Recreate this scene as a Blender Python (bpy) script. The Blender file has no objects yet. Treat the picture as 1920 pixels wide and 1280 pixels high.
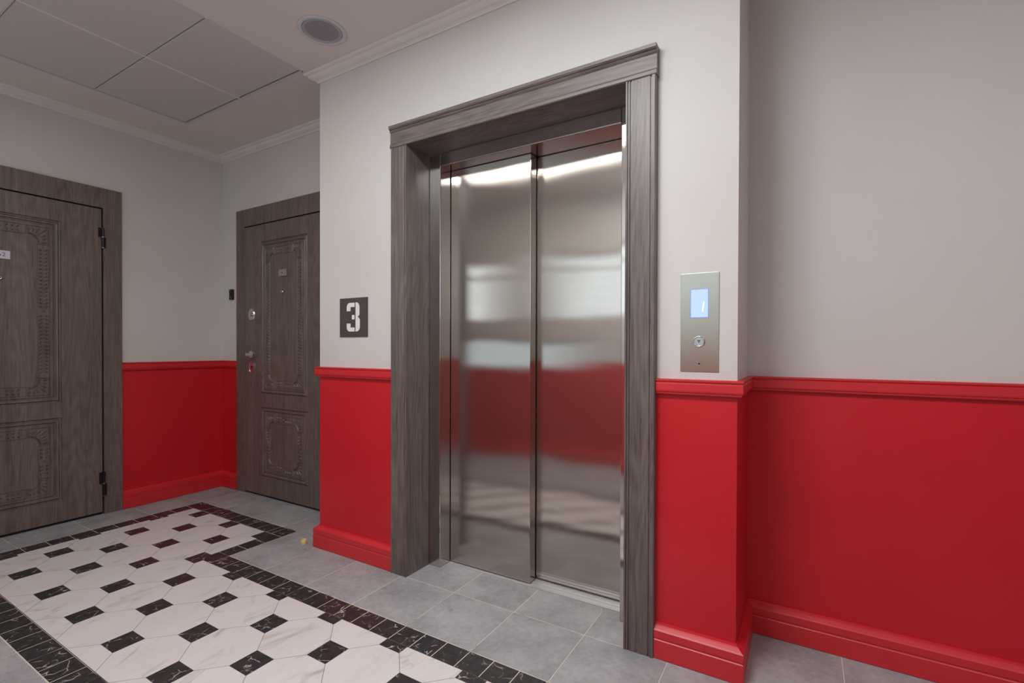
import bpy, bmesh, math, random
from mathutils import Vector, Matrix
random.seed(7)
C = bpy.context.scene
COL = C.collection

# ------------------------------------------------------------------ camera, world, lights, exposure
H = 1.14
yaw, pitch, roll = -0.5367, -0.0083, 0.0029
cy, sy = math.cos(yaw), math.sin(yaw)
fwd = Vector((sy*math.cos(pitch), cy*math.cos(pitch), math.sin(pitch)))
right = Vector((cy, -sy, 0)); up = right.cross(fwd)
r2 = math.cos(roll)*right + math.sin(roll)*up
u2 = -math.sin(roll)*right + math.cos(roll)*up
cam = bpy.data.cameras.new('camera'); cam_o = bpy.data.objects.new('camera', cam); COL.objects.link(cam_o)
m = Matrix((r2, u2, -fwd)).transposed().to_4x4(); m.translation = Vector((0, 0, H))
cam_o.matrix_world = m
cam.sensor_width = 36; cam.lens = 912.98/1920*36
cam.shift_x = -5.39/1920; cam.shift_y = 19.02/1920
cam.clip_start = 0.02
C.camera = cam_o

C.view_settings.view_transform = 'Standard'; C.view_settings.look = 'None'
C.view_settings.gamma = 1; C.view_settings.use_curve_mapping = False
C.view_settings.exposure = 0.37

W = bpy.data.worlds.new('world'); C.world = W; W.use_nodes = True
W.node_tree.nodes['Background'].inputs[0].default_value = (0.80, 0.92, 1.0, 1)
W.node_tree.nodes['Background'].inputs[1].default_value = 0.72

def area(name, loc, rot, sx, sy_, power, col):
    l = bpy.data.lights.new(name, 'AREA'); l.shape = 'RECTANGLE'; l.size = sx; l.size_y = sy_
    l.energy = power; l.color = col
    o = bpy.data.objects.new(name, l); COL.objects.link(o); o.location = loc; o.rotation_euler = rot
    return o
PI = math.pi
# daylight through the windows behind the camera
area('window_daylight', (-1.25, -0.42, 1.76), (PI/2, 0, 0), 1.9, 0.66, 2.5, (0.88, 0.95, 1.0))
area('window_daylight', (-3.50, -0.42, 1.76), (PI/2, 0, 0), 0.9, 0.66, 2.4, (0.88, 0.95, 1.0))
# light given by the ceiling luminaires built below; the rightmost is added fill
LAMPS = [(-.80, .56, .70, .34, 30), (-2.10, .56, 1.36, .34, 6), (1.45, .56, .70, .34, 8)]
for lx, ly, lw, ld, pw in LAMPS:
    area('ceiling_lamp_light', (lx, ly, 2.662), (0, 0, 0), lw, ld, pw, (0.97, 0.985, 1.0) if lx > -1 else (1.0, .93, .83))

# ------------------------------------------------------------------ constants measured from the room
YW = 1.822; XL = -4.108; YB = 2.214; BX0 = -2.380; BX1 = -0.197; YR = 2.185; XR = 2.6; YN = -0.32
ZC = 2.68; ZRED = 1.0

# ------------------------------------------------------------------ helpers
def link(o, parent=None):
    COL.objects.link(o)
    if parent is not None: o.parent = parent
    return o
def mesh_obj(name, verts, faces, mat=None, parent=None, smooth=False):
    me = bpy.data.meshes.new(name); me.from_pydata([tuple(v) for v in verts], [], faces)
    bm = bmesh.new(); bm.from_mesh(me); bmesh.ops.recalc_face_normals(bm, faces=bm.faces); bm.to_mesh(me); bm.free()
    if smooth:
        for p in me.polygons: p.use_smooth = True
    if mat: me.materials.append(mat)
    return link(bpy.data.objects.new(name, me), parent)
class MB:
    def __init__(s): s.v = []; s.f = []
    def add(s, v, f):
        n = len(s.v); s.v += [tuple(x) for x in v]; s.f += [[i+n for i in q] for q in f]
    def box(s, x0, x1, y0, y1, z0, z1):
        s.add([(x0,y0,z0),(x1,y0,z0),(x1,y1,z0),(x0,y1,z0),(x0,y0,z1),(x1,y0,z1),(x1,y1,z1),(x0,y1,z1)],
              [(0,3,2,1),(4,5,6,7),(0,1,5,4),(1,2,6,5),(2,3,7,6),(3,0,4,7)])
    def cbox(s, x0, x1, y0, y1, z0, z1, c=.002):
        """box with chamfered edges"""
        bm = bmesh.new(); bmesh.ops.create_cube(bm, size=1)
        for v in bm.verts:
            v.co = Vector(((x0+x1)/2+v.co.x*(x1-x0), (y0+y1)/2+v.co.y*(y1-y0), (z0+z1)/2+v.co.z*(z1-z0)))
        bmesh.ops.bevel(bm, geom=bm.edges[:], offset=c, segments=2, affect='EDGES', profile=.5)
        s.bm(bm)
    def bm(s, bm):
        bm.verts.index_update(); n = len(s.v); s.v += [tuple(v.co) for v in bm.verts]
        s.f += [[v.index+n for v in f.verts] for f in bm.faces]; bm.free()
    def cyl(s, c, r, h, axis='z', n=24, r2=None, sx=1, sz=1):
        """cylinder / frustum: base centre c, height h along axis"""
        r2 = r if r2 is None else r2; a = []; b = []
        for i in range(n):
            t = 2*PI*i/n; p, q = math.cos(t)*sx, math.sin(t)*sz
            if axis == 'z': a.append((c[0]+p*r, c[1]+q*r, c[2])); b.append((c[0]+p*r2, c[1]+q*r2, c[2]+h))
            elif axis == 'y': a.append((c[0]+p*r, c[1], c[2]+q*r)); b.append((c[0]+p*r2, c[1]+h, c[2]+q*r2))
            else: a.append((c[0], c[1]+p*r, c[2]+q*r)); b.append((c[0]+h, c[1]+p*r2, c[2]+q*r2))
        s.add(a+b, [list(range(n))[::-1], list(range(n, 2*n))]+[(i, (i+1)%n, n+(i+1)%n, n+i) for i in range(n)])
    def ring(s, c, prof, n=48, axis='z'):
        """closed lathe of (r,h) profile points around axis through c"""
        k = len(prof); v = []
        for i in range(n):
            t = 2*PI*i/n
            for r, h in prof:
                if axis == 'z': v.append((c[0]+r*math.cos(t), c[1]+r*math.sin(t), c[2]+h))
                else: v.append((c[0]+r*math.cos(t), c[1]+h, c[2]+r*math.sin(t)))
        f = []
        for i in range(n):
            j = (i+1) % n
            for a in range(k):
                b = (a+1) % k
                f.append((i*k+a, i*k+b, j*k+b, j*k+a))
        s.add(v, f)
    def build(s, name, mat=None, parent=None, smooth=False): return mesh_obj(name, s.v, s.f, mat, parent, smooth)
def empty(name, loc=(0,0,0), rz=0):
    o = bpy.data.objects.new(name, None); COL.objects.link(o); o.location = loc; o.rotation_euler = (0,0,rz); o.empty_display_size = .1
    return o
def tag(o, label, cat, group=None):
    o['label'] = label; o['category'] = cat
    if group: o['group'] = group
    return o
def struct(o, label=None):
    o['kind'] = 'structure'
    if label: o['label'] = label
    return o

# ------------------------------------------------------------------ materials
def newmat(name):
    m = bpy.data.materials.new(name); m.use_nodes = True; nt = m.node_tree
    return m, nt, nt.nodes['Principled BSDF']
def lin(c): return tuple(((x/255)/12.92 if x/255 <= .04045 else ((x/255+.055)/1.055)**2.4) for x in c)+(1,)
def N(nt, t, **k):
    n = nt.nodes.new(t)
    for a, b in k.items():
        if a.startswith('i_'): n.inputs[a[2:].replace('_', ' ')].default_value = b
        else: setattr(n, a, b)
    return n
def L(nt, a, b): nt.links.new(a, b)
def mathn(nt, op, a, b=None, c=None):
    n = nt.nodes.new('ShaderNodeMath'); n.operation = op
    for i, x in enumerate((a, b, c)):
        if x is None: continue
        if isinstance(x, (int, float)): n.inputs[i].default_value = x
        else: nt.links.new(x, n.inputs[i])
    return n.outputs[0]
def mix(nt, f, a, b):
    n = nt.nodes.new('ShaderNodeMix'); n.data_type = 'RGBA'
    if isinstance(f, (int, float)): n.inputs[0].default_value = f
    else: nt.links.new(f, n.inputs[0])
    for i, x in ((6, a), (7, b)):
        if isinstance(x, tuple): n.inputs[i].default_value = x
        else: nt.links.new(x, n.inputs[i])
    return n.outputs[2]
def ramp(nt, f, lo, hi):
    n = nt.nodes.new('ShaderNodeMapRange'); n.inputs[1].default_value = lo; n.inputs[2].default_value = hi
    nt.links.new(f, n.inputs[0]); return n.outputs[0]
def noise(nt, vec, scale, detail=4, rough=.5, dist=0):
    n = nt.nodes.new('ShaderNodeTexNoise'); n.inputs['Scale'].default_value = scale
    n.inputs['Detail'].default_value = detail; n.inputs['Roughness'].default_value = rough
    n.inputs['Distortion'].default_value = dist
    if vec is not None: nt.links.new(vec, n.inputs['Vector'])
    return n.outputs[0]
def pos(nt, scale=(1,1,1), obj=False, rnd=False):
    if obj: src = nt.nodes.new('ShaderNodeTexCoord').outputs['Object']
    else: src = nt.nodes.new('ShaderNodeNewGeometry').outputs['Position']
    if rnd:
        oi = nt.nodes.new('ShaderNodeObjectInfo')
        v = nt.nodes.new('ShaderNodeVectorMath'); v.operation = 'MULTIPLY_ADD'
        cb = nt.nodes.new('ShaderNodeCombineXYZ')
        for i, k in enumerate((37.0, 61.0, 91.0)): nt.links.new(mathn(nt, 'MULTIPLY', oi.outputs['Random'], k), cb.inputs[i])
        v.operation = 'ADD'; nt.links.new(src, v.inputs[0]); nt.links.new(cb.outputs[0], v.inputs[1]); src = v.outputs[0]
    mp = nt.nodes.new('ShaderNodeMapping'); mp.inputs['Scale'].default_value = scale
    nt.links.new(src, mp.inputs['Vector']); return mp.outputs[0]
def bump(nt, p, h, strength, dist=.001):
    b = nt.nodes.new('ShaderNodeBump'); b.inputs['Strength'].default_value = strength; b.inputs['Distance'].default_value = dist
    nt.links.new(h, b.inputs['Height']); nt.links.new(b.outputs[0], p.inputs['Normal'])

CREAM = lin((226, 221, 214)); RED = lin((205, 22, 34))
def wall_mat():
    m, nt, p = newmat('painted_wall')
    g = nt.nodes.new('ShaderNodeNewGeometry'); s = nt.nodes.new('ShaderNodeSeparateXYZ'); L(nt, g.outputs['Position'], s.inputs[0])
    f = mathn(nt, 'GREATER_THAN', s.outputs[2], ZRED)
    big = noise(nt, pos(nt), 1.6, 3)
    red = mix(nt, ramp(nt, big, .35, .7), lin((194, 20, 32)), lin((199, 32, 42)))
    cr = mix(nt, ramp(nt, big, .35, .7), lin((207, 206, 203)), lin((201, 200, 196)))
    L(nt, mix(nt, f, red, cr), p.inputs['Base Color'])
    L(nt, mathn(nt, 'MULTIPLY_ADD', f, .38, .46), p.inputs['Roughness'])
    bump(nt, p, noise(nt, pos(nt), 260, 2), .18, .0006)
    return m
def simple(name, col, rough=.5, metal=0, **k):
    m, nt, p = newmat(name); p.inputs['Base Color'].default_value = lin(col)
    p.inputs['Roughness'].default_value = rough; p.inputs['Metallic'].default_value = metal
    # faint procedural variation so nothing is perfectly flat
    n = noise(nt, pos(nt), k.get('ns', 30), 3)
    lo, hi = k.get('rng', (.3, .7))
    c = mix(nt, ramp(nt, n, lo, hi), lin(col), lin(tuple(max(0, x-k.get('var', 5)) for x in col)))
    L(nt, c, p.inputs['Base Color'])
    return m
def wood(name, horizontal=False, dark=(68, 61, 58), light=(124, 115, 110)):
    m, nt, p = newmat(name)
    s1 = (3, 85, 85) if horizontal else (85, 85, 3)
    s2 = (9, 300, 300) if horizontal else (300, 300, 9)
    s3 = (.9, 6.5, 6.5) if horizontal else (6.5, 6.5, .9)
    s4 = (.4, 12, 12) if horizontal else (12, 12, .4)
    base = noise(nt, pos(nt, s1), 1, 3, .6, .2)
    fine = noise(nt, pos(nt, s2), 1, 2, .6)
    big = noise(nt, pos(nt, s3), 1, 1, .4)
    wide = noise(nt, pos(nt, s4), 1, 2, .5)
    # cathedral figure: contour lines of a stretched, low-frequency field
    band = mathn(nt, 'ABSOLUTE', mathn(nt, 'SUBTRACT', mathn(nt, 'FRACT', mathn(nt, 'MULTIPLY', big, 17)), .5))
    t = mathn(nt, 'ADD', mathn(nt, 'ADD', mathn(nt, 'MULTIPLY', base, .36), mathn(nt, 'MULTIPLY', wide, .22)), mathn(nt, 'ADD', mathn(nt, 'MULTIPLY', fine, .40), mathn(nt, 'MULTIPLY', band, .19)))
    f = ramp(nt, t, .34, .72)
    L(nt, mix(nt, f, lin(dark), lin(light)), p.inputs['Base Color'])
    p.inputs['Roughness'].default_value = .42; p.inputs['Specular IOR Level'].default_value = .5
    bump(nt, p, t, .25, .0008)
    return m
def marble_white():
    m, nt, p = newmat('white_marble')
    v = pos(nt, (2.0, .75, 1), rnd=True)
    n1 = noise(nt, v, 2.6, 3, .5, .5)
    vein = mathn(nt, 'SUBTRACT', 1.0, ramp(nt, mathn(nt, 'ABSOLUTE', mathn(nt, 'SUBTRACT', n1, .5)), 0.0, .022))
    mask = ramp(nt, noise(nt, v, 5.0, 2), .46, .70)
    vm = mathn(nt, 'MULTIPLY', mathn(nt, 'MULTIPLY', vein, mask), .55)
    n2 = noise(nt, pos(nt, (3.4, 1.1, 1), rnd=True), 4.2, 4, .55, .4)
    v2 = mathn(nt, 'SUBTRACT', 1.0, ramp(nt, mathn(nt, 'ABSOLUTE', mathn(nt, 'SUBTRACT', n2, .47)), 0.0, .030))
    soft = ramp(nt, noise(nt, v, 2.0, 3, .6, .6), .45, .75)
    base = mix(nt, mathn(nt, 'MULTIPLY', soft, .30), lin((216, 212, 210)), lin((194, 187, 183)))
    base = mix(nt, mathn(nt, 'MULTIPLY', mathn(nt, 'MULTIPLY', v2, mask), .22), base, lin((150, 138, 130)))
    L(nt, mix(nt, vm, base, lin((142, 124, 110))), p.inputs['Base Color'])
    p.inputs['Roughness'].default_value = .42; p.inputs['Specular IOR Level'].default_value = .4
    return m
def marble_black():
    m, nt, p = newmat('black_marble')
    v = pos(nt, (1, 1, 1), rnd=True)
    def cracks(scale, wd, warp):
        nz = nt.nodes.new('ShaderNodeTexNoise'); nz.inputs['Scale'].default_value = 22; nz.inputs['Detail'].default_value = 3; L(nt, v, nz.inputs['Vector'])
        ad = nt.nodes.new('ShaderNodeVectorMath'); ad.operation = 'MULTIPLY_ADD'; L(nt, nz.outputs['Color'], ad.inputs[0]); ad.inputs[1].default_value = (warp,)*3; L(nt, v, ad.inputs[2])
        vo = nt.nodes.new('ShaderNodeTexVoronoi'); vo.feature = 'DISTANCE_TO_EDGE'; vo.inputs['Scale'].default_value = scale; L(nt, ad.outputs[0], vo.inputs['Vector'])
        return mathn(nt, 'SUBTRACT', 1.0, ramp(nt, vo.outputs['Distance'], 0.0, wd))
    t1 = mathn(nt, 'MULTIPLY', cracks(16, .032, .035), ramp(nt, noise(nt, v, 24.0, 2), .51, .63))
    t2 = mathn(nt, 'MULTIPLY', cracks(34, .035, .03), ramp(nt, noise(nt, v, 19.0, 2), .60, .70))
    t = mathn(nt, 'MAXIMUM', t1, mathn(nt, 'MULTIPLY', t2, .7))
    base = mix(nt, ramp(nt, noise(nt, v, 40, 3), .4, .8), lin((44, 42, 44)), lin((62, 60, 62)))
    L(nt, mix(nt, mathn(nt, 'MULTIPLY', t, .8), base, lin((205, 195, 188))), p.inputs['Base Color'])
    p.inputs['Roughness'].default_value = .40; p.inputs['Specular IOR Level'].default_value = .4
    return m
def concrete():
    m, nt, p = newmat('grey_stone_tile')
    v = pos(nt, (1, 1, 1), rnd=True)
    a = noise(nt, v, 5, 6, .6); b = noise(nt, v, 45, 4, .6); c = noise(nt, v, 160, 2)
    t = mathn(nt, 'ADD', mathn(nt, 'MULTIPLY', a, .6), mathn(nt, 'ADD', mathn(nt, 'MULTIPLY', b, .28), mathn(nt, 'MULTIPLY', c, .12)))
    col = mix(nt, ramp(nt, t, .36, .66), lin((136, 135, 137)), lin((174, 173, 175)))
    # dark scuffs
    sp = ramp(nt, noise(nt, v, 14, 2), .72, .80)
    col = mix(nt, mathn(nt, 'MULTIPLY', sp, .35), col, lin((104, 102, 103)))
    L(nt, col, p.inputs['Base Color'])
    p.inputs['Roughness'].default_value = .55; p.inputs['Specular IOR Level'].default_value = .4
    bump(nt, p, c, .15, .0005)
    return m
def steel(name, rough=.22, aniso=-.6, col=(190, 185, 178), wav=.10):
    m, nt, p = newmat(name)
    p = N(nt, 'ShaderNodeBsdfAnisotropic', distribution='BECKMANN'); p.inputs['Anisotropy'].default_value = aniso
    hz = N(nt, 'ShaderNodeBsdfAnisotropic', distribution='GGX'); hz.inputs['Roughness'].default_value = .5
    hz.inputs['Color'].default_value = lin((214, 208, 200)); hz.inputs['Anisotropy'].default_value = 0
    ms = nt.nodes.new('ShaderNodeMixShader'); ms.inputs[0].default_value = .09
    L(nt, p.outputs[0], ms.inputs[1]); L(nt, hz.outputs[0], ms.inputs[2])
    L(nt, ms.outputs[0], nt.nodes['Material Output'].inputs['Surface'])
    g = nt.nodes.new('ShaderNodeNewGeometry')
    x = nt.nodes.new('ShaderNodeVectorMath'); x.operation = 'CROSS_PRODUCT'
    L(nt, g.outputs['True Normal'], x.inputs[0]); x.inputs[1].default_value = (0.001, 0.001, 1)
    L(nt, x.outputs[0], p.inputs['Tangent'])
    br = noise(nt, pos(nt, (900, 900, 6)), 1, 2)
    L(nt, mathn(nt, 'MULTIPLY_ADD', br, .03, rough-.015), p.inputs['Roughness'])
    sm = ramp(nt, noise(nt, pos(nt), 2.2, 3), .3, .75)
    L(nt, mix(nt, sm, lin(col), lin(tuple(c-10 for c in col))), p.inputs['Color'])
    bump(nt, p, noise(nt, pos(nt, (1.6, 1.6, 2.4)), 1.6, 1), wav, .02)
    return m
def glow(name, col, s):
    m, nt, p = newmat(name); p.inputs['Base Color'].default_value = (0, 0, 0, 1)
    p.inputs['Emission Color'].default_value = lin(col); p.inputs['Emission Strength'].default_value = s
    return m

M = dict(
    wall=wall_mat(), red=simple('red_trim_paint', (204, 28, 39), .45, ns=3, var=6),
    cream=simple('white_moulding_paint', (224, 221, 216), .6, ns=4), ceil=simple('ceiling_paint', (222, 217, 212), .85, ns=3),
    tile_c=simple('ceiling_tile', (208, 203, 204), .8, ns=200), wood=wood('ash_grey_wood'), woodh=wood('ash_grey_wood_horizontal', True),
    wdoor=wood('door_wood', False, (76, 66, 60), (126, 113, 105)),
    white_m=marble_white(), black_m=marble_black(), grey=concrete(),
    grout=simple('pale_grout', (205, 196, 180), .9, ns=6, var=135, rng=(.56, .66)), grout_d=simple('dark_grout', (92, 82, 78), .9),
    steel=steel('brushed_steel', .15, -.66), steel_f=steel('steel_frame', .13, -.6, (206, 204, 201), .04),
    panel=steel('brushed_panel', .4, -.5, (196, 200, 188), .08),
    alu=simple('aluminium_sill', (226, 227, 230), .35, .7), chrome=simple('chrome', (218, 215, 215), .22, 1),
    black=simple('black_gap', (12, 11, 11), .7), blackp=simple('black_plastic', (22, 21, 22), .3), dark=simple('hinge_black', (16, 15, 16), .25),
    sign=simple('dark_brown_sign', (76, 68, 66), .55), signw=simple('white_figure', (235, 230, 230), .5),
    plate=simple('number_plate', (205, 200, 206), .4), plate2=simple('grey_number_plate', (150, 142, 142), .4),
    ink=simple('purple_ink', (112, 60, 118), .6), ink2=simple('blue_grey_ink', (92, 88, 108), .6),
    screen=glow('lit_screen', (195, 220, 255), .80), screen_e=glow('screen_edge', (110, 125, 255), .85), digit=glow('screen_mark', (255, 255, 255), 1.6),
    button=glow('button_lens', (200, 210, 214), .45), cork=simple('yellow_plug', (222, 205, 130), .6),
    spk=simple('speaker_rim', (205, 206, 208), .5), spk2=simple('speaker_recess', (172, 171, 175), .6), spk3=simple('speaker_cloth', (152, 149, 154), .9, ns=400, var=14),
    lamp=glow('lamp_diffuser', (250, 250, 255), 2.0), frame=simple('window_frame_white', (225, 226, 228), .4), blind=simple('blind_slat', (205, 208, 212), .6),
)
M['red'].node_tree.nodes['Principled BSDF'].inputs['Specular IOR Level'].default_value = .9
if M['alu']: M['alu'].node_tree.nodes['Principled BSDF'].inputs['Metallic'].default_value = .6

# ------------------------------------------------------------------ walls
def wall_boxes(mb, axis, a0, a1, b0, b1, z0, z1, holes=()):
    """wall running along axis ('x' or 'y') from a0..a1, thickness b0..b1, rectangular holes (a0,a1,z0,z1)"""
    As = sorted({a0, a1, *[h[0] for h in holes], *[h[1] for h in holes]}); Zs = sorted({z0, z1, *[h[2] for h in holes], *[h[3] for h in holes]})
    for i in range(len(As)-1):
        # merge vertical runs
        run = None
        for j in range(len(Zs)-1):
            ca, cz = (As[i]+As[i+1])/2, (Zs[j]+Zs[j+1])/2
            hole = any(h[0] < ca < h[1] and h[2] < cz < h[3] for h in holes)
            if not hole: run = (run[0], Zs[j+1]) if run else (Zs[j], Zs[j+1])
            if (hole or j == len(Zs)-2) and run:
                if axis == 'x': mb.box(As[i], As[i+1], b0, b1, run[0], run[1])
                else: mb.box(b0, b1, As[i], As[i+1], run[0], run[1])
                run = None
T = .12
D1A, D1B = .315, 1.518      # left door casing extent in y
D2A, D2B = -3.882, -2.68    # back door casing extent in x
DZ = 2.210
mb = MB(); wall_boxes(mb, 'y', YN-T, YB+T, XL-T, XL, 0, ZC+.1, [(D1A+.05, D1B-.05, -.01, DZ-.05)]); struct(mb.build('wall_left', M['wall']), 'cream wall with red lower part holding the left flat door')
mb = MB(); wall_boxes(mb, 'x', XL, BX0, YB, YB+T, 0, ZC+.1, [(D2A+.05, D2B-.05, -.01, DZ-.05)]); struct(mb.build('wall_back', M['wall']), 'shaded recessed end wall around the second flat door')
mb = MB(); wall_boxes(mb, 'x', BX0, BX1, YW, YW+.20, 0, ZC+.1, [(-1.70, -.575, -.01, 2.148)])
mb.box(BX0, BX0+.12, YW+.20, YB+T, 0, ZC+.1); mb.box(BX1-.12, BX1, YW+.20, YR+T, 0, ZC+.1)
struct(mb.build('wall_front', M['wall']), 'projecting lift wall with red lower part')
mb = MB(); mb.box(BX1, XR+T, YR, YR+T, 0, ZC+.1); struct(mb.build('wall_right', M['wall']), 'set-back wall right of the lift pier, cream above red')
# rear wall (behind the photographer) with windows, and the far end of the corridor
WIN = [(-2.20, -.30, 1.42, 2.10), (-4.0, -3.03, 1.42, 2.10), (-4.0, -1.95, .90, 1.24)]
mb = MB(); wall_boxes(mb, 'x', XL, XR+T, YN-T, YN, 0, ZC+.1, WIN); struct(mb.build('wall_rear', M['wall']))
mb = MB(); mb.box(XR, XR+T, YN, YR, 0, ZC+.1); struct(mb.build('wall_corridor_end', M['wall']))
for i, (a, b, c, d) in enumerate(WIN):
    w = struct(empty('window_%d' % (i+1), ((a+b)/2, YN-.06, c)))
    cx_ = (a+b)/2
    fr = MB(); t = .035; y0, y1 = -.03, .03
    fr.box(a-cx_, b-cx_, y0, y1, 0, t); fr.box(a-cx_, b-cx_, y0, y1, d-c-t, d-c)
    fr.box(a-cx_, a-cx_+t, y0, y1, t, d-c-t); fr.box(b-cx_-t, b-cx_, y0, y1, t, d-c-t)
    if d-c > .5: fr.box(a-cx_+t, b-cx_-t, y0, y1, .50, .54)
    k = max(1, round((b-a)/.95))
    for j in range(1, k): x = a-cx_+(b-a)*j/k; fr.box(x-.02, x+.02, y0, y1, t, d-c-t)
    fr.build('window_frame', M['frame'], w)
    if d-c > .5:
        for j in range(4):
            s = MB(); z = .10+.10*j; s.box(a-cx_+t, b-cx_-t, .032, .038, z, z+.006); s.build('slat', M['blind'], w)

# shaft behind the lift doors and dark backs behind the flat doors
mb = MB(); mb.box(-1.72, -.555, 2.19, 2.205, -.02, 2.2); struct(mb.build('wall_shaft', M['black']))

# ------------------------------------------------------------------ ceiling with tile cassette
CX0, CX1, CY0, CY1 = -3.685, -2.420, .725, 1.745
mb = MB(); z0, z1 = ZC, ZC+.08
mb.box(XL-T, CX0, YN-T, YR+.3, z0, z1); mb.box(CX1, XR+T, YN-T, YR+.3, z0, z1)
mb.box(CX0, CX1, YN-T, CY0, z0, z1); mb.box(CX0, CX1, CY1, YR+.3, z0, z1)
ceiling = struct(mb.build('ceiling', M['ceil']))
mb = MB(); mb.box(CX0, CX1, CY0, CY1, ZC+.075, ZC+.08); mb.build('tile_backing', M['black'], ceiling)
mx, my = -3.029, 1.231
for (a, b) in ((CX0+.012, mx-.003), (mx+.003, CX1-.014)):
    for (c, d) in ((CY0+.012, my-.002), (my+.004, CY1-.018)):
        t = MB(); t.cbox(a, b, c, d, ZC+.004, ZC+.016, .0015); t.build('ceiling_tile', M['tile_c'], ceiling)
g = MB(); g.box(mx-.0045, mx+.0045, CY0+.01, CY1-.01, ZC+.0015, ZC+.012); g.build('grid_bar', M['signw'], ceiling)
g = MB()
g.box(CX0, CX0+.008, CY0, CY1, ZC-.001, ZC+.02); g.box(CX1-.008, CX1, CY0, CY1, ZC-.001, ZC+.02)
g.box(CX0, CX1, CY0, CY0+.008, ZC-.001, ZC+.02); g.box(CX0, CX1, CY1-.006, CY1, ZC-.001, ZC+.02)
g.build('edge_angle', M['tile_c'], ceiling)

# ceiling luminaires: two mirrored in the steel, the rightmost an unseen added fill
for (lx, ly, lw, ld, pw), lab in zip(LAMPS, ('white ceiling light fitting mirrored at the top of the right lift door', 'white ceiling light fitting mirrored at the top of the left lift door', 'added white ceiling fill light over the corridor right of the lift')):
    lamp = tag(empty('ceiling_lamp', (lx, ly, ZC)), lab, 'ceiling light')
    b = MB(); b.cbox(-lw/2-.04, lw/2+.04, -ld/2-.03, ld/2+.03, -.012, 0, .004); b.build('housing', M['cream'], lamp)
    b = MB(); b.box(-lw/2, lw/2, -ld/2, ld/2, -.015, -.0122); b.build('diffuser', M['lamp'], lamp)

# ------------------------------------------------------------------ swept mouldings
def sweep(name, path, prof, mat, label=None, segs_named=None):
    """path: list of XY points, room on the right-hand side; prof: (offset from wall, z). One object per straight run, mitred."""
    n = len(path); objs = []
    P = [Vector(p) for p in path]
    dirs = [(P[i+1]-P[i]).normalized() for i in range(n-1)]
    nor = [Vector((d.y, -d.x)) for d in dirs]
    mit = []
    for i in range(n):
        if i == 0: mit.append(nor[0])
        elif i == n-1: mit.append(nor[-1])
        else:
            s = nor[i-1]+nor[i]; mit.append(s/(s.dot(nor[i])))
    return P, mit, prof
def run(name, P, mit, prof, i, mat, label, a=None, b=None):
    """segment i of the path, optionally cut at points a / b (square cut)"""
    k = len(prof); d = (P[i+1]-P[i]).normalized(); nn = Vector((d.y, -d.x))
    A = (P[i], mit[i]) if a is None else (Vector(a), nn)
    B = (P[i+1], mit[i+1]) if b is None else (Vector(b), nn)
    v = []
    for p, mm in (A, B):
        for o, z in prof: v.append((p.x+mm.x*o, p.y+mm.y*o, z))
    f = [list(range(k)), list(range(k, 2*k))]+[(j, (j+1) % k, k+(j+1) % k, k+j) for j in range(k)]
    return struct(mesh_obj(name, v, f, mat), label)
path = [(XL, YN), (XL, YB), (BX0, YB), (BX0, YW), (BX1, YW), (BX1, YR), (XR, YR)]
base_prof = [(0, .002), (.027, .002), (.027, .069), (.0245, .0715), (.0245, .0765), (.027, .079), (.027, .104), (.022, .108), (.012, .115), (.007, .118), (.005, .125), (0, .125)]
rail_prof = [(0, .972), (.013, .972), (.016, .976), (.016, .980), (.0195, .983), (.0205, .988), (.0205, 1.012), (.0175, 1.015), (.0175, 1.018), (.022, 1.021), (.022, 1.027), (.004, 1.0285), (0, 1.0285)]
crown_prof = [(0, ZC), (0, 2.636), (.007, 2.636), (.009, 2.641), (.016, 2.646), (.028, 2.650), (.038, 2.656), (.044, 2.663), (.045, 2.668), (.052, 2.669), (.060, 2.673), (.062, 2.6775), (.062, ZC)]
P, mit, _ = sweep('', path, None, None)
segs = [('left', 0), ('back', 1), ('pier_side', 2), ('front', 3), ('pier_return', 4), ('right', 5)]
def cuts(i):
    if i == 0: return [(None, (XL, D1A)), ((XL, D1B), None)]
    if i == 1: return [(None, (D2A, YB)), ((D2B, YB), None)]
    if i == 3: return [(None, (-1.797, YW)), ((-.470, YW), None)]
    return [(None, None)]
tn = [0]
for nm, i in segs:
    for (a, b) in cuts(i):
        run('baseboard_%s' % nm, P, mit, base_prof, i, M['red'], None, a, b)
        tn[0] += 1; run('trim_%d' % tn[0], P, mit, rail_prof, i, M['red'], 'glossy red chair rail', a, b)
for nm, i in segs:
    tn[0] += 1; run('trim_%d' % tn[0], P, mit, crown_prof, i, M['cream'], 'white cornice moulding')
P2, mit2, _ = sweep('', [(XR, YN), (XL, YN)], None, None)
run('baseboard_rear', P2, mit2, base_prof, 0, M['red'], None)
tn[0] += 1; run('trim_%d' % tn[0], P2, mit2, crown_prof, 0, M['cream'], None)

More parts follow.
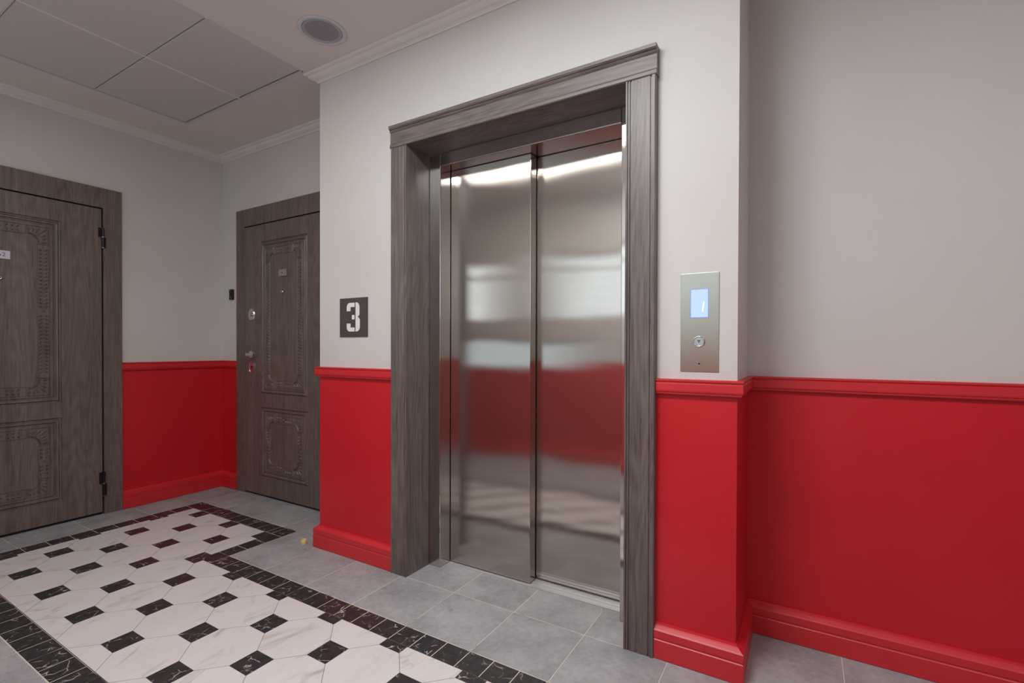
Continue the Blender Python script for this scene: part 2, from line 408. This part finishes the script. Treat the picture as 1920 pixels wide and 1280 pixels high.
# ------------------------------------------------------------------ floor
fl = MB(); fl.box(XL-T, XR+T, YN-T, 2.0285, -.06, -.0005); fl.box(XL-T, -1.6158, 2.0285, 2.5, -.06, -.0005); fl.box(-.656, XR+T, 2.0285, 2.5, -.06, -.0005); fl.box(-1.6158, -.656, 2.0285, 2.5, -.06, -.021); floor = struct(fl.build('floor', M['grout']))
A_ = .182722; S_ = .1035; DX0, DY0 = -2.2576, 1.2025
FX0, FX1, FY0, FY1 = -3.697, .90, .7075, 1.787          # patterned field bounds
NX, NY = -2.790, 1.3775                                   # notch: x>NX and y>NY is outside
bd = MB(); bd.box(FX0-.004, NX+.002, FY0-.002, FY1+.002, -.0004, -.0002); bd.box(NX+.002, FX1, FY0-.002, NY+.002, -.0004, -.0002)
bd.build('grout_bed', M['grout_d'], floor)
def clip(poly, ax, v, keep_less):
    out = []
    for i in range(len(poly)):
        p, q = poly[i], poly[(i+1) % len(poly)]
        ip = (p[ax] <= v) if keep_less else (p[ax] >= v); iq = (q[ax] <= v) if keep_less else (q[ax] >= v)
        if ip: out.append(p)
        if ip != iq:
            t = (v-p[ax])/(q[ax]-p[ax]); out.append((p[0]+t*(q[0]-p[0]), p[1]+t*(q[1]-p[1])))
    o = []
    for p in out:
        if not o or math.dist(p, o[-1]) > 1e-5: o.append(p)
    if len(o) > 1 and math.dist(o[0], o[-1]) < 1e-5: o.pop()
    return o
def parea(p): return abs(sum(p[i][0]*p[(i+1) % len(p)][1]-p[(i+1) % len(p)][0]*p[i][1] for i in range(len(p))))/2 if len(p) > 2 else 0
def tile_mesh(polys, g=.0008, z=0.0, c=.0004):
    """prisms with a small worn edge; polys shrunk by g toward their centre lines"""
    mb = MB()
    for poly in polys:
        if parea(poly) < 2e-5: continue
        if sum(poly[i][0]*poly[(i+1) % len(poly)][1]-poly[(i+1) % len(poly)][0]*poly[i][1] for i in range(len(poly))) < 0: poly = poly[::-1]
        n = len(poly)
        def inset(d):
            r = []
            for i in range(n):
                a, b, e = Vector(poly[i-1]), Vector(poly[i]), Vector(poly[(i+1) % n])
                d1 = (b-a).normalized(); d2 = (e-b).normalized(); n1 = Vector((-d1.y, d1.x)); n2 = Vector((-d2.y, d2.x))
                s = n1+n2; k = max(s.dot(n2), .3); r.append(b+s*(d/k))
            return r
        o = inset(g); t = inset(g+c)
        v = [(p.x, p.y, z-.004) for p in o]+[(p.x, p.y, z-c*.7) for p in o]+[(p.x, p.y, z) for p in t]
        f = [list(range(2*n, 3*n))]+[(i, (i+1) % n, n+(i+1) % n, n+i) for i in range(n)]+[(n+i, n+(i+1) % n, 2*n+(i+1) % n, 2*n+i) for i in range(n)]
        mb.add(v, f)
    return mb
def field_piece(poly, name, mat, g):
    q = clip(clip(clip(clip(poly, 0, FX0, False), 0, FX1, True), 1, FY0, False), 1, FY1, True)
    if parea(q) < 2e-4: return
    left_part = clip(q, 0, NX, True); right_all = clip(q, 0, NX, False); over = clip(right_all, 1, NY, False)
    if parea(over) < 1e-5: polys = [q]
    else:
        low = clip(q, 1, NY, True); hi = clip(left_part, 1, NY, False)
        polys = [x for x in (low, hi) if parea(x) > 1e-5]
    if not polys or sum(parea(x) for x in polys) < 2e-4: return
    mb = tile_mesh(polys, g)
    if mb.v: mb.build(name, mat, floor)
h = S_/2; w_ = A_-h
for i in range(-9, 19):
    for j in range(-4, 5):
        x, y = DX0+A_*i, DY0+A_*j
        if (i+j) % 2 == 0: field_piece([(x-h, y-h), (x+h, y-h), (x+h, y+h), (x-h, y+h)], 'square_tile', M['black_m'], .0008)
        else: field_piece([(x-w_, y-h), (x-h, y-w_), (x+h, y-w_), (x+w_, y-h), (x+w_, y+h), (x+h, y+w_), (x-h, y+w_), (x-w_, y+h)], 'octagon_tile', M['white_m'], .0007)
def rect_tile(a, b, c, d, name, mat, g=.0013):
    if b-a < .004 or d-c < .004: return
    tile_mesh([[(a, c), (b, c), (b, d), (a, d)]], g).build(name, mat, floor)
def BT(a, b, c, d): rect_tile(a, b, c, d, 'border_tile', M['black_m'], .0017)
BO = 1.479; sp = .1077
x = -2.686; BT(-2.790, x, NY, BO)
while x < FX1: BT(x, min(x+sp, FX1), NY, BO); x += sp                      # border towards the lift
for a, b in ((1.479, 1.581), (1.581, 1.6855), (1.6855, 1.790)): BT(-2.790, -2.690, a, b)
BT(-2.797, -2.690, 1.790, 1.893); BT(-2.844, -2.797, 1.790, 1.893)
x = -3.704
while x < -2.85: BT(x, min(x+.1075, -2.844), 1.790, 1.893); x += .1075
for k in range(12): BT(-3.800, -3.699, .604+.1075*k, .604+.1075*(k+1))   # left border
x = -2.514-.1075*11
BT(-3.699, x, .604, .706)
while x < FX1: BT(x, min(x+.1075, FX1), .604, .706); x += .1075
def GT(a, b, c, d): rect_tile(a, b, c, d, 'floor_tile', M['grey'], .0016)
sg = .3245
# left strip and strip before the second door
ys = [YN, .2695, .595, .920, 1.2475, 1.573, 1.8945]
for a, b in zip(ys, ys[1:]): GT(XL-.02, -3.8005, a, b)
xs = [XL-.02, -3.815, -3.490, -3.165, -2.840, -2.515, -2.37]
for a, b in zip(xs, xs[1:]): GT(a, b, 1.8945, YB+.1)
# between border and pier, and in front of the lift
GT(-2.6895, -2.366, 1.4797, 1.8965)
xs = [-2.366, -2.044, -1.7185, -1.394, -1.0705, -.7450, -.4205, -.096, .2285, .553, .8775, 1.202, 1.5265, 1.851, 2.1755, 2.5, XR+.02]
for a, b in zip(xs, xs[1:]): GT(a, b, 1.4797, 1.797)
for a, b in ((-1.80, -1.394), (-1.394, -1.0705), (-1.0705, -.745), (-.745, -.47)): GT(a, b, 1.797, 2.030)
xs = [-.20, .125, .45, .775, 1.10, 1.425, 1.75, 2.075, 2.4, XR+.02]
GT(-.47, -.20, 1.797, 1.82)
for a, b in zip(xs, xs[1:]): GT(a, b, 1.797, YR+.02)
# this side of the pattern
xs = [-2.512+sg*k for k in range(-5, 17)]
for c, d in ((.2765, .6032), (-.048, .2765), (YN, -.048)):
    for a, b in zip(xs, xs[1:]):
        if a < -3.9: a = -3.80
        GT(a, min(b, XR+.02), c, d)
for c, d in ((.604, .93), (.93, 1.255), (1.255, 1.479)):
    for a, b in ((FX1+.003, 1.2265), (1.2265, 1.551), (1.551, 1.8755), (1.8755, 2.2), (2.2, XR+.02)): GT(a, b, c, d)

# ------------------------------------------------------------------ lift entrance
lift = tag(empty('elevator', (-1.135, YW, 0)), 'brushed steel lift doors in a dark grey wood surround', 'elevator')
def LB(o): o.parent = lift; o.matrix_parent_inverse = Matrix.Translation((1.135, -YW, 0)); return o
YF = YW-.032
def prism_x(prof, x0, x1, name, mat):   # profile in (y,z), extruded along x
    k = len(prof); v = [(x0, y, z) for y, z in prof]+[(x1, y, z) for y, z in prof]
    return mesh_obj(name, v, [list(range(k)), list(range(k, 2*k))]+[(j, (j+1) % k, k+(j+1) % k, k+j) for j in range(k)], mat)
def prism_z(prof, z0, z1, name, mat):   # profile in (x,y), extruded along z
    k = len(prof); v = [(x, y, z0) for x, y in prof]+[(x, y, z1) for x, y in prof]
    return mesh_obj(name, v, [list(range(k)), list(range(k, 2*k))]+[(j, (j+1) % k, k+(j+1) % k, k+j) for j in range(k)], mat)
# header casing with lip mouldings
hp = [(YW, 2.137), (YF-.001, 2.137), (YF-.004, 2.140), (YF-.004, 2.152), (YF, 2.157), (YF+.001, 2.160), (YF+.001, 2.212), (YF-.004, 2.217), (YF-.007, 2.222),
      (YF-.005, 2.2245), (YF-.009, 2.226), (YF-.013, 2.232), (YF-.014, 2.243), (YF-.012, 2.245), (YW, 2.245)]
LB(prism_x(hp, -1.7975, -.468, 'header_casing', M['woodh']))
def post(x0, x1, inner_left, g=.0045):
    # beads at both edges, grooves, slightly recessed field
    w = x1-x0
    pr = [(0, YW), (0, YF+.002), (.004, YF-.001), (.014, YF-.001), (.016, YF+g), (.0195, YF+g), (.021, YF+.001), (w-.023, YF+.001),
          (w-.0215, YF+g), (w-.018, YF+g), (w-.0165, YF), (w-.012, YF), (w-.0105, YF+.004), (w-.0085, YF+.004), (w-.007, YF-.001), (w-.001, YF-.001), (w, YF+.001), (w, YW)]
    if inner_left: pr = [(w-a, b) for a, b in pr][::-1]
    return prism_z([(x0+a, b) for a, b in pr], 0.0, 2.138, 'casing_post', M['wood'])
LB(post(-1.795, -1.690, False, .0018)); LB(post(-.584, -.471, True))
b = MB(); b.box(-1.712, -1.690, YW+.0003, 1.962, 0, 2.1375); LB(b.build('side_lining', M['wood']))
b = MB(); b.box(-.584, -.562, YW+.0003, 1.962, 0, 2.1375); LB(b.build('side_lining', M['wood']))
b = MB(); b.box(-1.712, -.562, YW+.0003, 1.962, 2.1378, 2.147); LB(b.build('head_lining', M['woodh']))
# steel frame
def bevbox(name, x0, x1, y0, y1, z0, z1, mat, c=.003):
    b = MB(); b.cbox(x0, x1, y0, y1, z0, z1, c); return LB(b.build(name, mat))
bevbox('steel_jamb', -1.6885, -1.6155, 1.962, 2.17, .001, 2.1365, M['steel_f'])
bevbox('steel_jamb', -.6565, -.5855, 1.962, 2.17, .001, 2.1365, M['steel_f'])
bevbox('steel_header', -1.6155, -.6565, 1.962, 2.17, 2.0705, 2.1365, M['steel_f'], .004)
# door leaves
bevbox('door_leaf', -1.6130, -1.1300, 2.0460, 2.1000, .006, 2.0690, M['steel'], .003)
bevbox('door_leaf', -1.1500, -.6500, 2.1080, 2.1600, .006, 2.0690, M['steel'], .003)
# sill with two running grooves
sill = LB(empty('sill'))
for y0, y1, z in ((2.0305, 2.0385, .002), (2.0425, 2.0655, .001), (2.0690, 2.0880, .001), (2.0925, 2.1015, .001), (2.1065, 2.16, .0010)):
    b = MB(); b.cbox(-1.6155, -.6565, y0, y1, -.012, z, .0008); o = b.build('sill_rib', M['alu']); o.parent = sill
b = MB(); b.box(-1.6155, -.6565, 2.0305, 2.17, -.02, -.0108); o = b.build('sill_channel', M['black']); o.parent = sill
# small dents / fixings in the underside of the steel header
b = MB()
for dx in (-.020, 0.0, .020): b.cyl((-.905+dx, 2.005+dx*.25, 2.0685), .0045 if dx else .003, .0025, 'z', 10)
LB(b.build('header_fixing', M['steel_f']))

# ------------------------------------------------------------------ lift call panel
cp = tag(empty('call_panel', (-.3212, YW, 1.057)), 'brushed steel lift call plate with a lit blue-white screen and round button', 'call panel')
def loc(o, p): o.parent = p; return o
b = MB(); b.cbox(-.0648, .0648, -.0035, 0, 0, .3495, .001); b.build('plate', M['panel'], cp)
b = MB(); b.cbox(-.0305, .0305, -.0045, -.0032, .1905, .2925, .0004); b.build('screen_edge', M['screen_e'], cp)
b = MB(); b.cbox(-.0288, .0288, -.0052, -.0044, .1922, .2908, .0002); scr = b.build('screen', M['screen'], cp)
b = MB(); b.add([(.0085, -.0056, .2125), (.0125, -.0056, .2125), (.0165, -.0056, .2465), (.0135, -.0056, .2465), (.0085, -.0053, .2125), (.0125, -.0053, .2125), (.0165, -.0053, .2465), (.0135, -.0053, .2465)],
               [(0,1,2,3),(4,5,6,7),(0,1,5,4),(1,2,6,5),(2,3,7,6),(3,0,4,7)]); b.build('digit', M['digit'], scr)
b = MB(); b.ring((-.0008, 0, .1065), [(.0200, -.003), (.0195, -.0075), (.0165, -.0085), (.0150, -.0060), (.0150, -.003)], 36, 'y'); btn = b.build('button', M['chrome'], cp, True)
b = MB(); b.cyl((-.0008, -.0068, .1065), .0148, .003, 'y', 32); b.build('button_lens', M['button'], btn)
b = MB(); b.add([(-.0070, -.0072, .112), (.0054, -.0072, .112), (-.0008, -.0072, .0995), (-.0070, -.0066, .112), (.0054, -.0066, .112), (-.0008, -.0066, .0995)], [(0,1,2),(3,5,4),(0,1,4,3),(1,2,5,4),(2,0,3,5)])
b.build('arrow', simple('arrow_grey', (105, 105, 110), .5), btn)
b = MB(); b.cbox(-.0035, .0035, -.0042, -.0030, .0255, .0305, .0004); b.build('key_slot', M['blackp'], cp)

# ------------------------------------------------------------------ floor number sign
sg_w, sg_h = .2170, .2105
sign = tag(empty('floor_sign', (-2.2070, YW, 1.1957)), 'dark brown square sign with a white stencil figure 3', 'sign')
b = MB(); b.cbox(0, sg_w, -.005, 0, 0, sg_h, .0008); b.build('plate', M['sign'], sign)
def U(u, v): return (u*sg_w, (1-v)*sg_h)
def arc(cx, cy_, rx, ry, a0, a1, n=7): return [(cx+rx*math.cos(math.radians(a0+(a1-a0)*i/n)), cy_+ry*math.sin(math.radians(a0+(a1-a0)*i/n))) for i in range(n+1)]
def figure(pts):
    P_ = [U(u, v) for u, v in pts]; n = len(P_)
    v = [(x, -.0062, z) for x, z in P_]+[(x, -.0048, z) for x, z in P_]
    mesh_obj('digit_stroke', v, [list(range(n)), list(range(n, 2*n))]+[(i, (i+1) % n, n+(i+1) % n, n+i) for i in range(n)], M['signw'], sign)
tl = arc(.375, .245, .108, .120, 180, 270)           # v grows downward, so 270 deg = top
figure([(.267, .338)]+tl+[(.552, .125), (.552, .234), (.402, .234), (.402, .338)])
figure([(.456, .439), (.547, .439), (.547, .552), (.456, .552)])
figure([(.267, .656), (.402, .656), (.402, .760), (.552, .760), (.552, .864)]+arc(.375, .744, .108, .120, 90, 180))
figure([(.588, .120)]+arc(.608, .245, .115, .125, 278, 360)+[(.723, .43)]+[(.715, .455), (.655, .488), (.715, .525), (.738, .565)]+arc(.618, .74, .120, .124, 0, 86)+[(.588, .864)])

# ------------------------------------------------------------------ flat doors (local: x right, z up, front towards -y)
LW, LH = .974, 2.066
def nested(mb, x0, x1, z0, z1, prof):
    """prof: (inset, depth) rings from outside in; closes with a flat centre"""
    rings = []
    for o, d in prof:
        n = len(mb.v); mb.v += [(x0+o, d, z0+o), (x1-o, d, z0+o), (x1-o, d, z1-o), (x0+o, d, z1-o)]; rings.append(n)
    for a, b in zip(rings, rings[1:]):
        for i in range(4): mb.f.append([a+i, a+(i+1) % 4, b+(i+1) % 4, b+i])
    mb.f.append([rings[-1]+i for i in range(4)])
def ridge(mb, pts, w=.0022, hgt=.0018, y=0.0, closed=True):
    """thin raised triangular bead along a polyline on the door face"""
    n = len(pts); P_ = [Vector(p) for p in pts]; off = []
    for i in range(n):
        if closed: a, c = P_[i-1], P_[(i+1) % n]
        else: a, c = P_[max(i-1, 0)], P_[min(i+1, n-1)]
        d1 = (P_[i]-a).normalized() if (P_[i]-a).length > 1e-9 else (c-P_[i]).normalized()
        d2 = (c-P_[i]).normalized() if (c-P_[i]).length > 1e-9 else d1
        s = Vector((-d1.y, d1.x))+Vector((-d2.y, d2.x)); s /= max(s.dot(Vector((-d2.y, d2.x))), .5); off.append(s*w)
    base = len(mb.v)
    for p, o in zip(P_, off): mb.v += [(p.x-o.x, y, p.y-o.y), (p.x, y-hgt, p.y), (p.x+o.x, y, p.y+o.y)]
    m_ = n if closed else n-1
    for i in range(m_):
        a = base+3*i; b = base+3*((i+1) % n)
        mb.f += [[a, b, b+1, a+1], [a+1, b+1, b+2, a+2]]
def leaf_shape(mb, cx, cz, ang, ln=.020, wd=.0075, hgt=.0065, y=0.0):
    """one carved leaflet: pointed lens with a raised spine"""
    ca, sa = math.cos(ang), math.sin(ang); pts = [(0, 0, 0), (ln*.35, wd*.55, 0), (ln*.8, wd*.4, 0), (ln, 0, 0), (ln*.75, -wd*.4, 0), (ln*.3, -wd*.45, 0), (ln*.55, .0008, hgt)]
    n = len(mb.v)
    for a, b, c in pts: mb.v.append((cx+a*ca-b*sa, y-c, cz+a*sa+b*ca))
    for i in range(6): mb.f.append([n+i, n+(i+1) % 6, n+6])
def carve(mb, x0, x1, z0, z1, bw=.055, cb=.100, y=0.0):
    R_ = .050
    # corner blocks
    for sx_, sz_, ox, oz in ((1, 1, x0, z0), (-1, 1, x1, z0), (1, -1, x0, z1), (-1, -1, x1, z1)):
        def q(a, b): return (ox+sx_*a, oz+sz_*b)
        arcp = [q(cb-R_*math.cos(t), cb-R_*math.sin(t)) for t in [PI/2*i/6 for i in range(7)]]
        ridge(mb, [q(0, 0), q(cb, 0), q(cb, bw-.004)]+arcp[::-1]+[q(bw-.004, cb), q(0, cb)], .0026, .0038, y)
        arc2 = [q(cb-(R_+.006)*math.cos(t), cb-(R_+.006)*math.sin(t)) for t in [.12+(PI/2-.24)*i/6 for i in range(7)]]
        ridge(mb, arc2, .0038, .0065, y, False)
        for k in range(7):
            t = .10+(PI/2-.20)*k/6; r0 = R_+.015
            mx_ = max(math.cos(t), math.sin(t)); r1 = (cb-.009)/mx_
            c0 = q(cb-r0*math.cos(t), cb-r0*math.sin(t)); c1 = q(cb-r1*math.cos(t), cb-r1*math.sin(t))
            leaf_shape(mb, c0[0], c0[1], math.atan2(c1[1]-c0[1], c1[0]-c0[0]), math.dist(c0, c1), .012, .0072, y)
    g = .008
    # vertical strips
    for xa in (x0, x1-bw):
        za, zb = z0+cb+g, z1-cb-g; xc = xa+bw/2; mid = (za+zb)/2
        ridge(mb, [(xa, za), (xa+bw, za), (xa+bw, zb), (xa, zb)], .0026, .0038, y)
        leaf_shape(mb, xc-.005, mid, 0, .012, .012, .007, y)
        stp = .0235; k = int((zb-mid-.020)/stp)
        for s in (1, -1):
            for i in range(k):
                z = mid+s*(.018+stp*i+.004)
                for t in (1, -1): leaf_shape(mb, xc+t*.0035, z, math.atan2(s*.62, t*1.0), .0225, .0115, .0095, y)
    for za in (z0, z1-bw):
        xa, xb = x0+cb+g, x1-cb-g; zc = za+bw/2; mid = (xa+xb)/2
        ridge(mb, [(xa, za), (xb, za), (xb, za+bw), (xa, za+bw)], .0026, .0038, y)
        leaf_shape(mb, mid-.005, zc, 0, .012, .012, .007, y)
        stp = .0235; k = 3
        for s in (1, -1):
            for i in range(k):
                x_ = mid+s*(.020+stp*i)
                for t in (1, -1): leaf_shape(mb, x_, zc+t*.0035, math.atan2(t*1.0, s*.9), .022, .0115, .0095, y)
def text_mesh(s, size, name, mat, parent, loc_, ext=.0004):
    cu = bpy.data.curves.new(name, 'FONT'); cu.body = s; cu.size = size; cu.extrude = ext; cu.align_x = 'CENTER'; cu.align_y = 'CENTER'; cu.space_character = 1.12
    tmp = bpy.data.objects.new(name, cu); COL.objects.link(tmp); bpy.context.view_layer.update()
    me = bpy.data.meshes.new_from_object(tmp.evaluated_get(bpy.context.evaluated_depsgraph_get()))
    bpy.data.objects.remove(tmp); me.materials.clear(); me.materials.append(mat); me.name = name
    o = bpy.data.objects.new(name, me); link(o, parent); o.location = loc_; o.rotation_euler = (PI/2, 0, 0); return o
def flat_door(name, locn, rz, left, right_, hinge, plate_mat):
    """left/right_: casing widths beside the leaf; origin at the leaf's lower left corner on the front plane"""
    root = struct(empty(name, locn, rz))
    c = MB(); gl, gr = (.003, .011) if hinge == 'right' else (.0025, .011); gt = .010
    c.cbox(-left, -gl, 0, .05, 0, 2.2095, .0012); c.cbox(LW+gr, LW+right_, 0, .05, 0, 2.2095, .0012)
    c.box(-gl, LW+gr, 0.0004, .05, LH+gt, 2.2093)
    c.build('door_frame', M['wdoor'], root)
    k = MB(); k.box(-gl-.01, LW+gr+.01, .030, .045, .0, LH+gt+.01); k.build('gap_shade_back', M['black'], root)  # black sheet stands for the shade in the gap around the leaf
    th = MB(); th.cbox(-.002, LW+.004, .016, .06, .0, .014, .001); th.build('threshold', M['dark'], root)
    # leaf front: cells around the two panels
    lf = MB(); yF = 0.001; pu = (.207, .767); zs = [.018, .152, .684, .780, 1.937, LH]; xs_ = [.001, pu[0], pu[1], LW]
    for i in range(3):
        for j in range(5):
            if i == 1 and j in (1, 3): continue
            a, b2, z0_, z1_ = xs_[i], xs_[i+1], zs[j], zs[j+1]
            lf.add([(a, yF, z0_), (b2, yF, z0_), (b2, yF, z1_), (a, yF, z1_)], [(0, 1, 2, 3)])
    prof = [(0, yF), (.003, yF+.008), (.010, yF+.009), (.015, yF+.003), (.018, yF-.002), (.026, yF-.001), (.032, yF+.008), (.037, yF+.0075), (.041, yF+.0025)]
    for z0_, z1_ in ((.152, .684), (.780, 1.937)): nested(lf, pu[0], pu[1], z0_, z1_, prof)
    # edges of the leaf
    a, b2, z0_, z1_ = .001, LW, .018, LH
    lf.add([(a, yF, z0_), (b2, yF, z0_), (b2, yF, z1_), (a, yF, z1_), (a, .028, z0_), (b2, .028, z0_), (b2, .028, z1_), (a, .028, z1_)],
           [(0, 1, 5, 4), (1, 2, 6, 5), (2, 3, 7, 6), (3, 0, 4, 7)])
    bm = bmesh.new(); me = bpy.data.meshes.new('door_leaf'); me.from_pydata(lf.v, [], lf.f); bm.from_mesh(me); bmesh.ops.remove_doubles(bm, verts=bm.verts, dist=1e-5)
    bmesh.ops.recalc_face_normals(bm, faces=bm.faces)
    # make sure the front looks to -y
    s = sum(f.normal.y*f.calc_area() for f in bm.faces)
    if s > 0: bmesh.ops.reverse_faces(bm, faces=bm.faces)
    bm.to_mesh(me); bm.free(); me.materials.append(M['wdoor']); leaf = link(bpy.data.objects.new('door_leaf', me), root)
    cv = MB()
    carve(cv, .272, .707, .835, 1.881, y=yF+.0025)
    carve(cv, .272, .707, .209, .631, y=yF+.0025)
    o = cv.build('carved_border', M['wdoor'], leaf); o['kind'] = 'stuff'
    for p in o.data.polygons: pass
    # number plate, spy hole
    b = MB(); b.cbox(.4405, .5335, -.0030, .0012, 1.658, 1.7075, .0008); pl = b.build('number_plate', plate_mat, leaf)
    b = MB(); b.ring((.487, 0, 1.5435), [(.0125, .001), (.0125, -.004), (.0090, -.0085), (.0055, -.0075), (.0050, -.004), (.0050, .001)], 24, 'y'); b.build('spy_hole', M['chrome'], leaf, True)
    b = MB(); b.cyl((.487, -.0050, 1.5435), .0052, .004, 'y', 16); b.build('spy_lens', M['blackp'], leaf)
    return root, leaf, pl
# left flat door, hinged on the right
d1, leaf1, pl1 = flat_door('door_1', (XL+.020, .429, 0), PI/2, .114, .115, 'right', M['plate'])
text_mesh('162', .034, 'door_number', M['ink'], d1, (.487, -.0032, 1.6825))
for z in (1.808, .129):
    hg = MB(); zt = z+(.1325 if z > 1 else .161)
    hg.cyl((LW+.005, -.010, z), .0085, zt-z, 'z', 16)
    mid = (z+zt)/2+.004
    hg.box(LW-.018, LW+.005, -.010, .0, mid, zt-.002); hg.box(LW+.005, LW+.022, -.008, .0, z, mid-.003)
    o = hg.build('hinge', M['dark'], d1)
    c = MB(); c.cyl((LW+.005, -.010, mid-.002), .0090, .003, 'z', 16); c.cyl((LW+.005, -.010, z-.004), .0060, .004, 'z', 16); c.build('hinge_knuckle', M['chrome'], o)
# back flat door, handle on the left
d2, leaf2, pl2 = flat_door('door_2', (-3.769, YB-.020, 0), 0, .112, .115, 'left', M['plate2'])
b = MB(); b.cyl((.485, -.0036, 1.683), .012, .0006, 'y', 20, sx=.9, sz=.35); b.build('plate_mark', M['ink2'], d2)
b = MB(); b.cyl((.098, .001, 1.389), .0385, -.008, 'y', 32, .034, 1, 1.28); lk = b.build('lock_cover', M['chrome'], d2, False)
b = MB(); b.cyl((.106, -.007, 1.386), .0130, -.012, 'y', 20, .011); b.cyl((.094, -.007, 1.398), .007, -.004, 'y', 16, .006); b.build('lock_cap', M['chrome'], lk)
hd = MB(); hd.cyl((.100, .001, 1.083), .0290, -.009, 'y', 28, .0265); hd.cyl((.100, -.006, 1.080), .0105, -.034, 'y', 18)
hd.cbox(.094, .190, -.050, -.036, 1.068, 1.092, .0035); hd.build('door_handle', M['chrome'], d2)
ks = MB()
def stadium(r, hh, n=10):
    return [(r*math.cos(t), hh+r*math.sin(t)) for t in [PI*i/n for i in range(n+1)]]+[(r*math.cos(t), -hh+r*math.sin(t)) for t in [PI+PI*i/n for i in range(n+1)]]
o1, i1 = stadium(.030, .016), stadium(.0235, .016); n = len(o1)
ks.add([(.098+x, .001, .980+z) for x, z in o1]+[(.098+x, -.006, .980+z) for x, z in o1]+[(.098+x, -.006, .980+z) for x, z in i1]+[(.098+x, -.003, .980+z) for x, z in i1],
       [(i, (i+1) % n, n+(i+1) % n, n+i) for i in range(n)]+[(n+i, n+(i+1) % n, 2*n+(i+1) % n, 2*n+i) for i in range(n)]+[(2*n+i, 2*n+(i+1) % n, 3*n+(i+1) % n, 3*n+i) for i in range(n)]+[list(range(3*n, 4*n))])
kp = ks.build('keyhole_plate', M['chrome'], d2)
b = MB(); b.cyl((.098, -.0028, .986), .006, -.0015, 'y', 14); b.box(.096, .100, -.0043, -.0028, .968, .984); b.build('keyhole', M['blackp'], kp)

# ------------------------------------------------------------------ doorbell
db = tag(empty('doorbell', (-3.966, YB, 1.518)), 'small black doorbell button left of the second flat door', 'doorbell')
b = MB(); b.cbox(-.021, .021, -.020, 0, 0, .083, .003); b.build('case', M['blackp'], db)
b = MB(); b.cbox(-.012, .012, -.024, -.019, .036, .070, .002); b.build('push_button', M['dark'], db)
b = MB(); b.cyl((0, -.0195, .020), .003, -.001, 'y', 12); b.build('indicator', M['chrome'], db)

# ------------------------------------------------------------------ ceiling speaker
sp_ = tag(empty('ceiling_speaker', (-2.030, 1.568, ZC)), 'round grey speaker set into the ceiling near the cornice', 'speaker')
b = MB(); b.ring((0, 0, 0), [(.113, 0), (.112, -.004), (.106, -.006), (.095, -.0055), (.0925, -.002), (.0925, 0)], 64); b.build('rim', M['spk'], sp_, True)
b = MB(); b.ring((0, 0, 0), [(.0915, 0), (.0915, -.0040), (.089, -.0050), (.076, -.0030), (.0755, 0)], 64); b.build('inner_ring', M['spk2'], sp_, True)
b = MB(); b.cyl((0, 0, -.0022), .0760, .0022, 'z', 48); b.build('grille', M['spk3'], sp_)

# ------------------------------------------------------------------ little yellow plug on the floor
ck = MB(); ck.ring((0, 0, 0), [(.0150, 0), (.0155, .001), (.0155, .026), (.0148, .027), (.0098, .027), (.0090, .024), (.0090, 0)], 28)
o = ck.build('plastic_plug', M['cork'], None, True); o.location = (-2.484, 1.792, .0002); o.rotation_euler = (0, 0, .3)
tag(o, 'small pale yellow tube standing on the grey floor by the pier corner', 'plug')
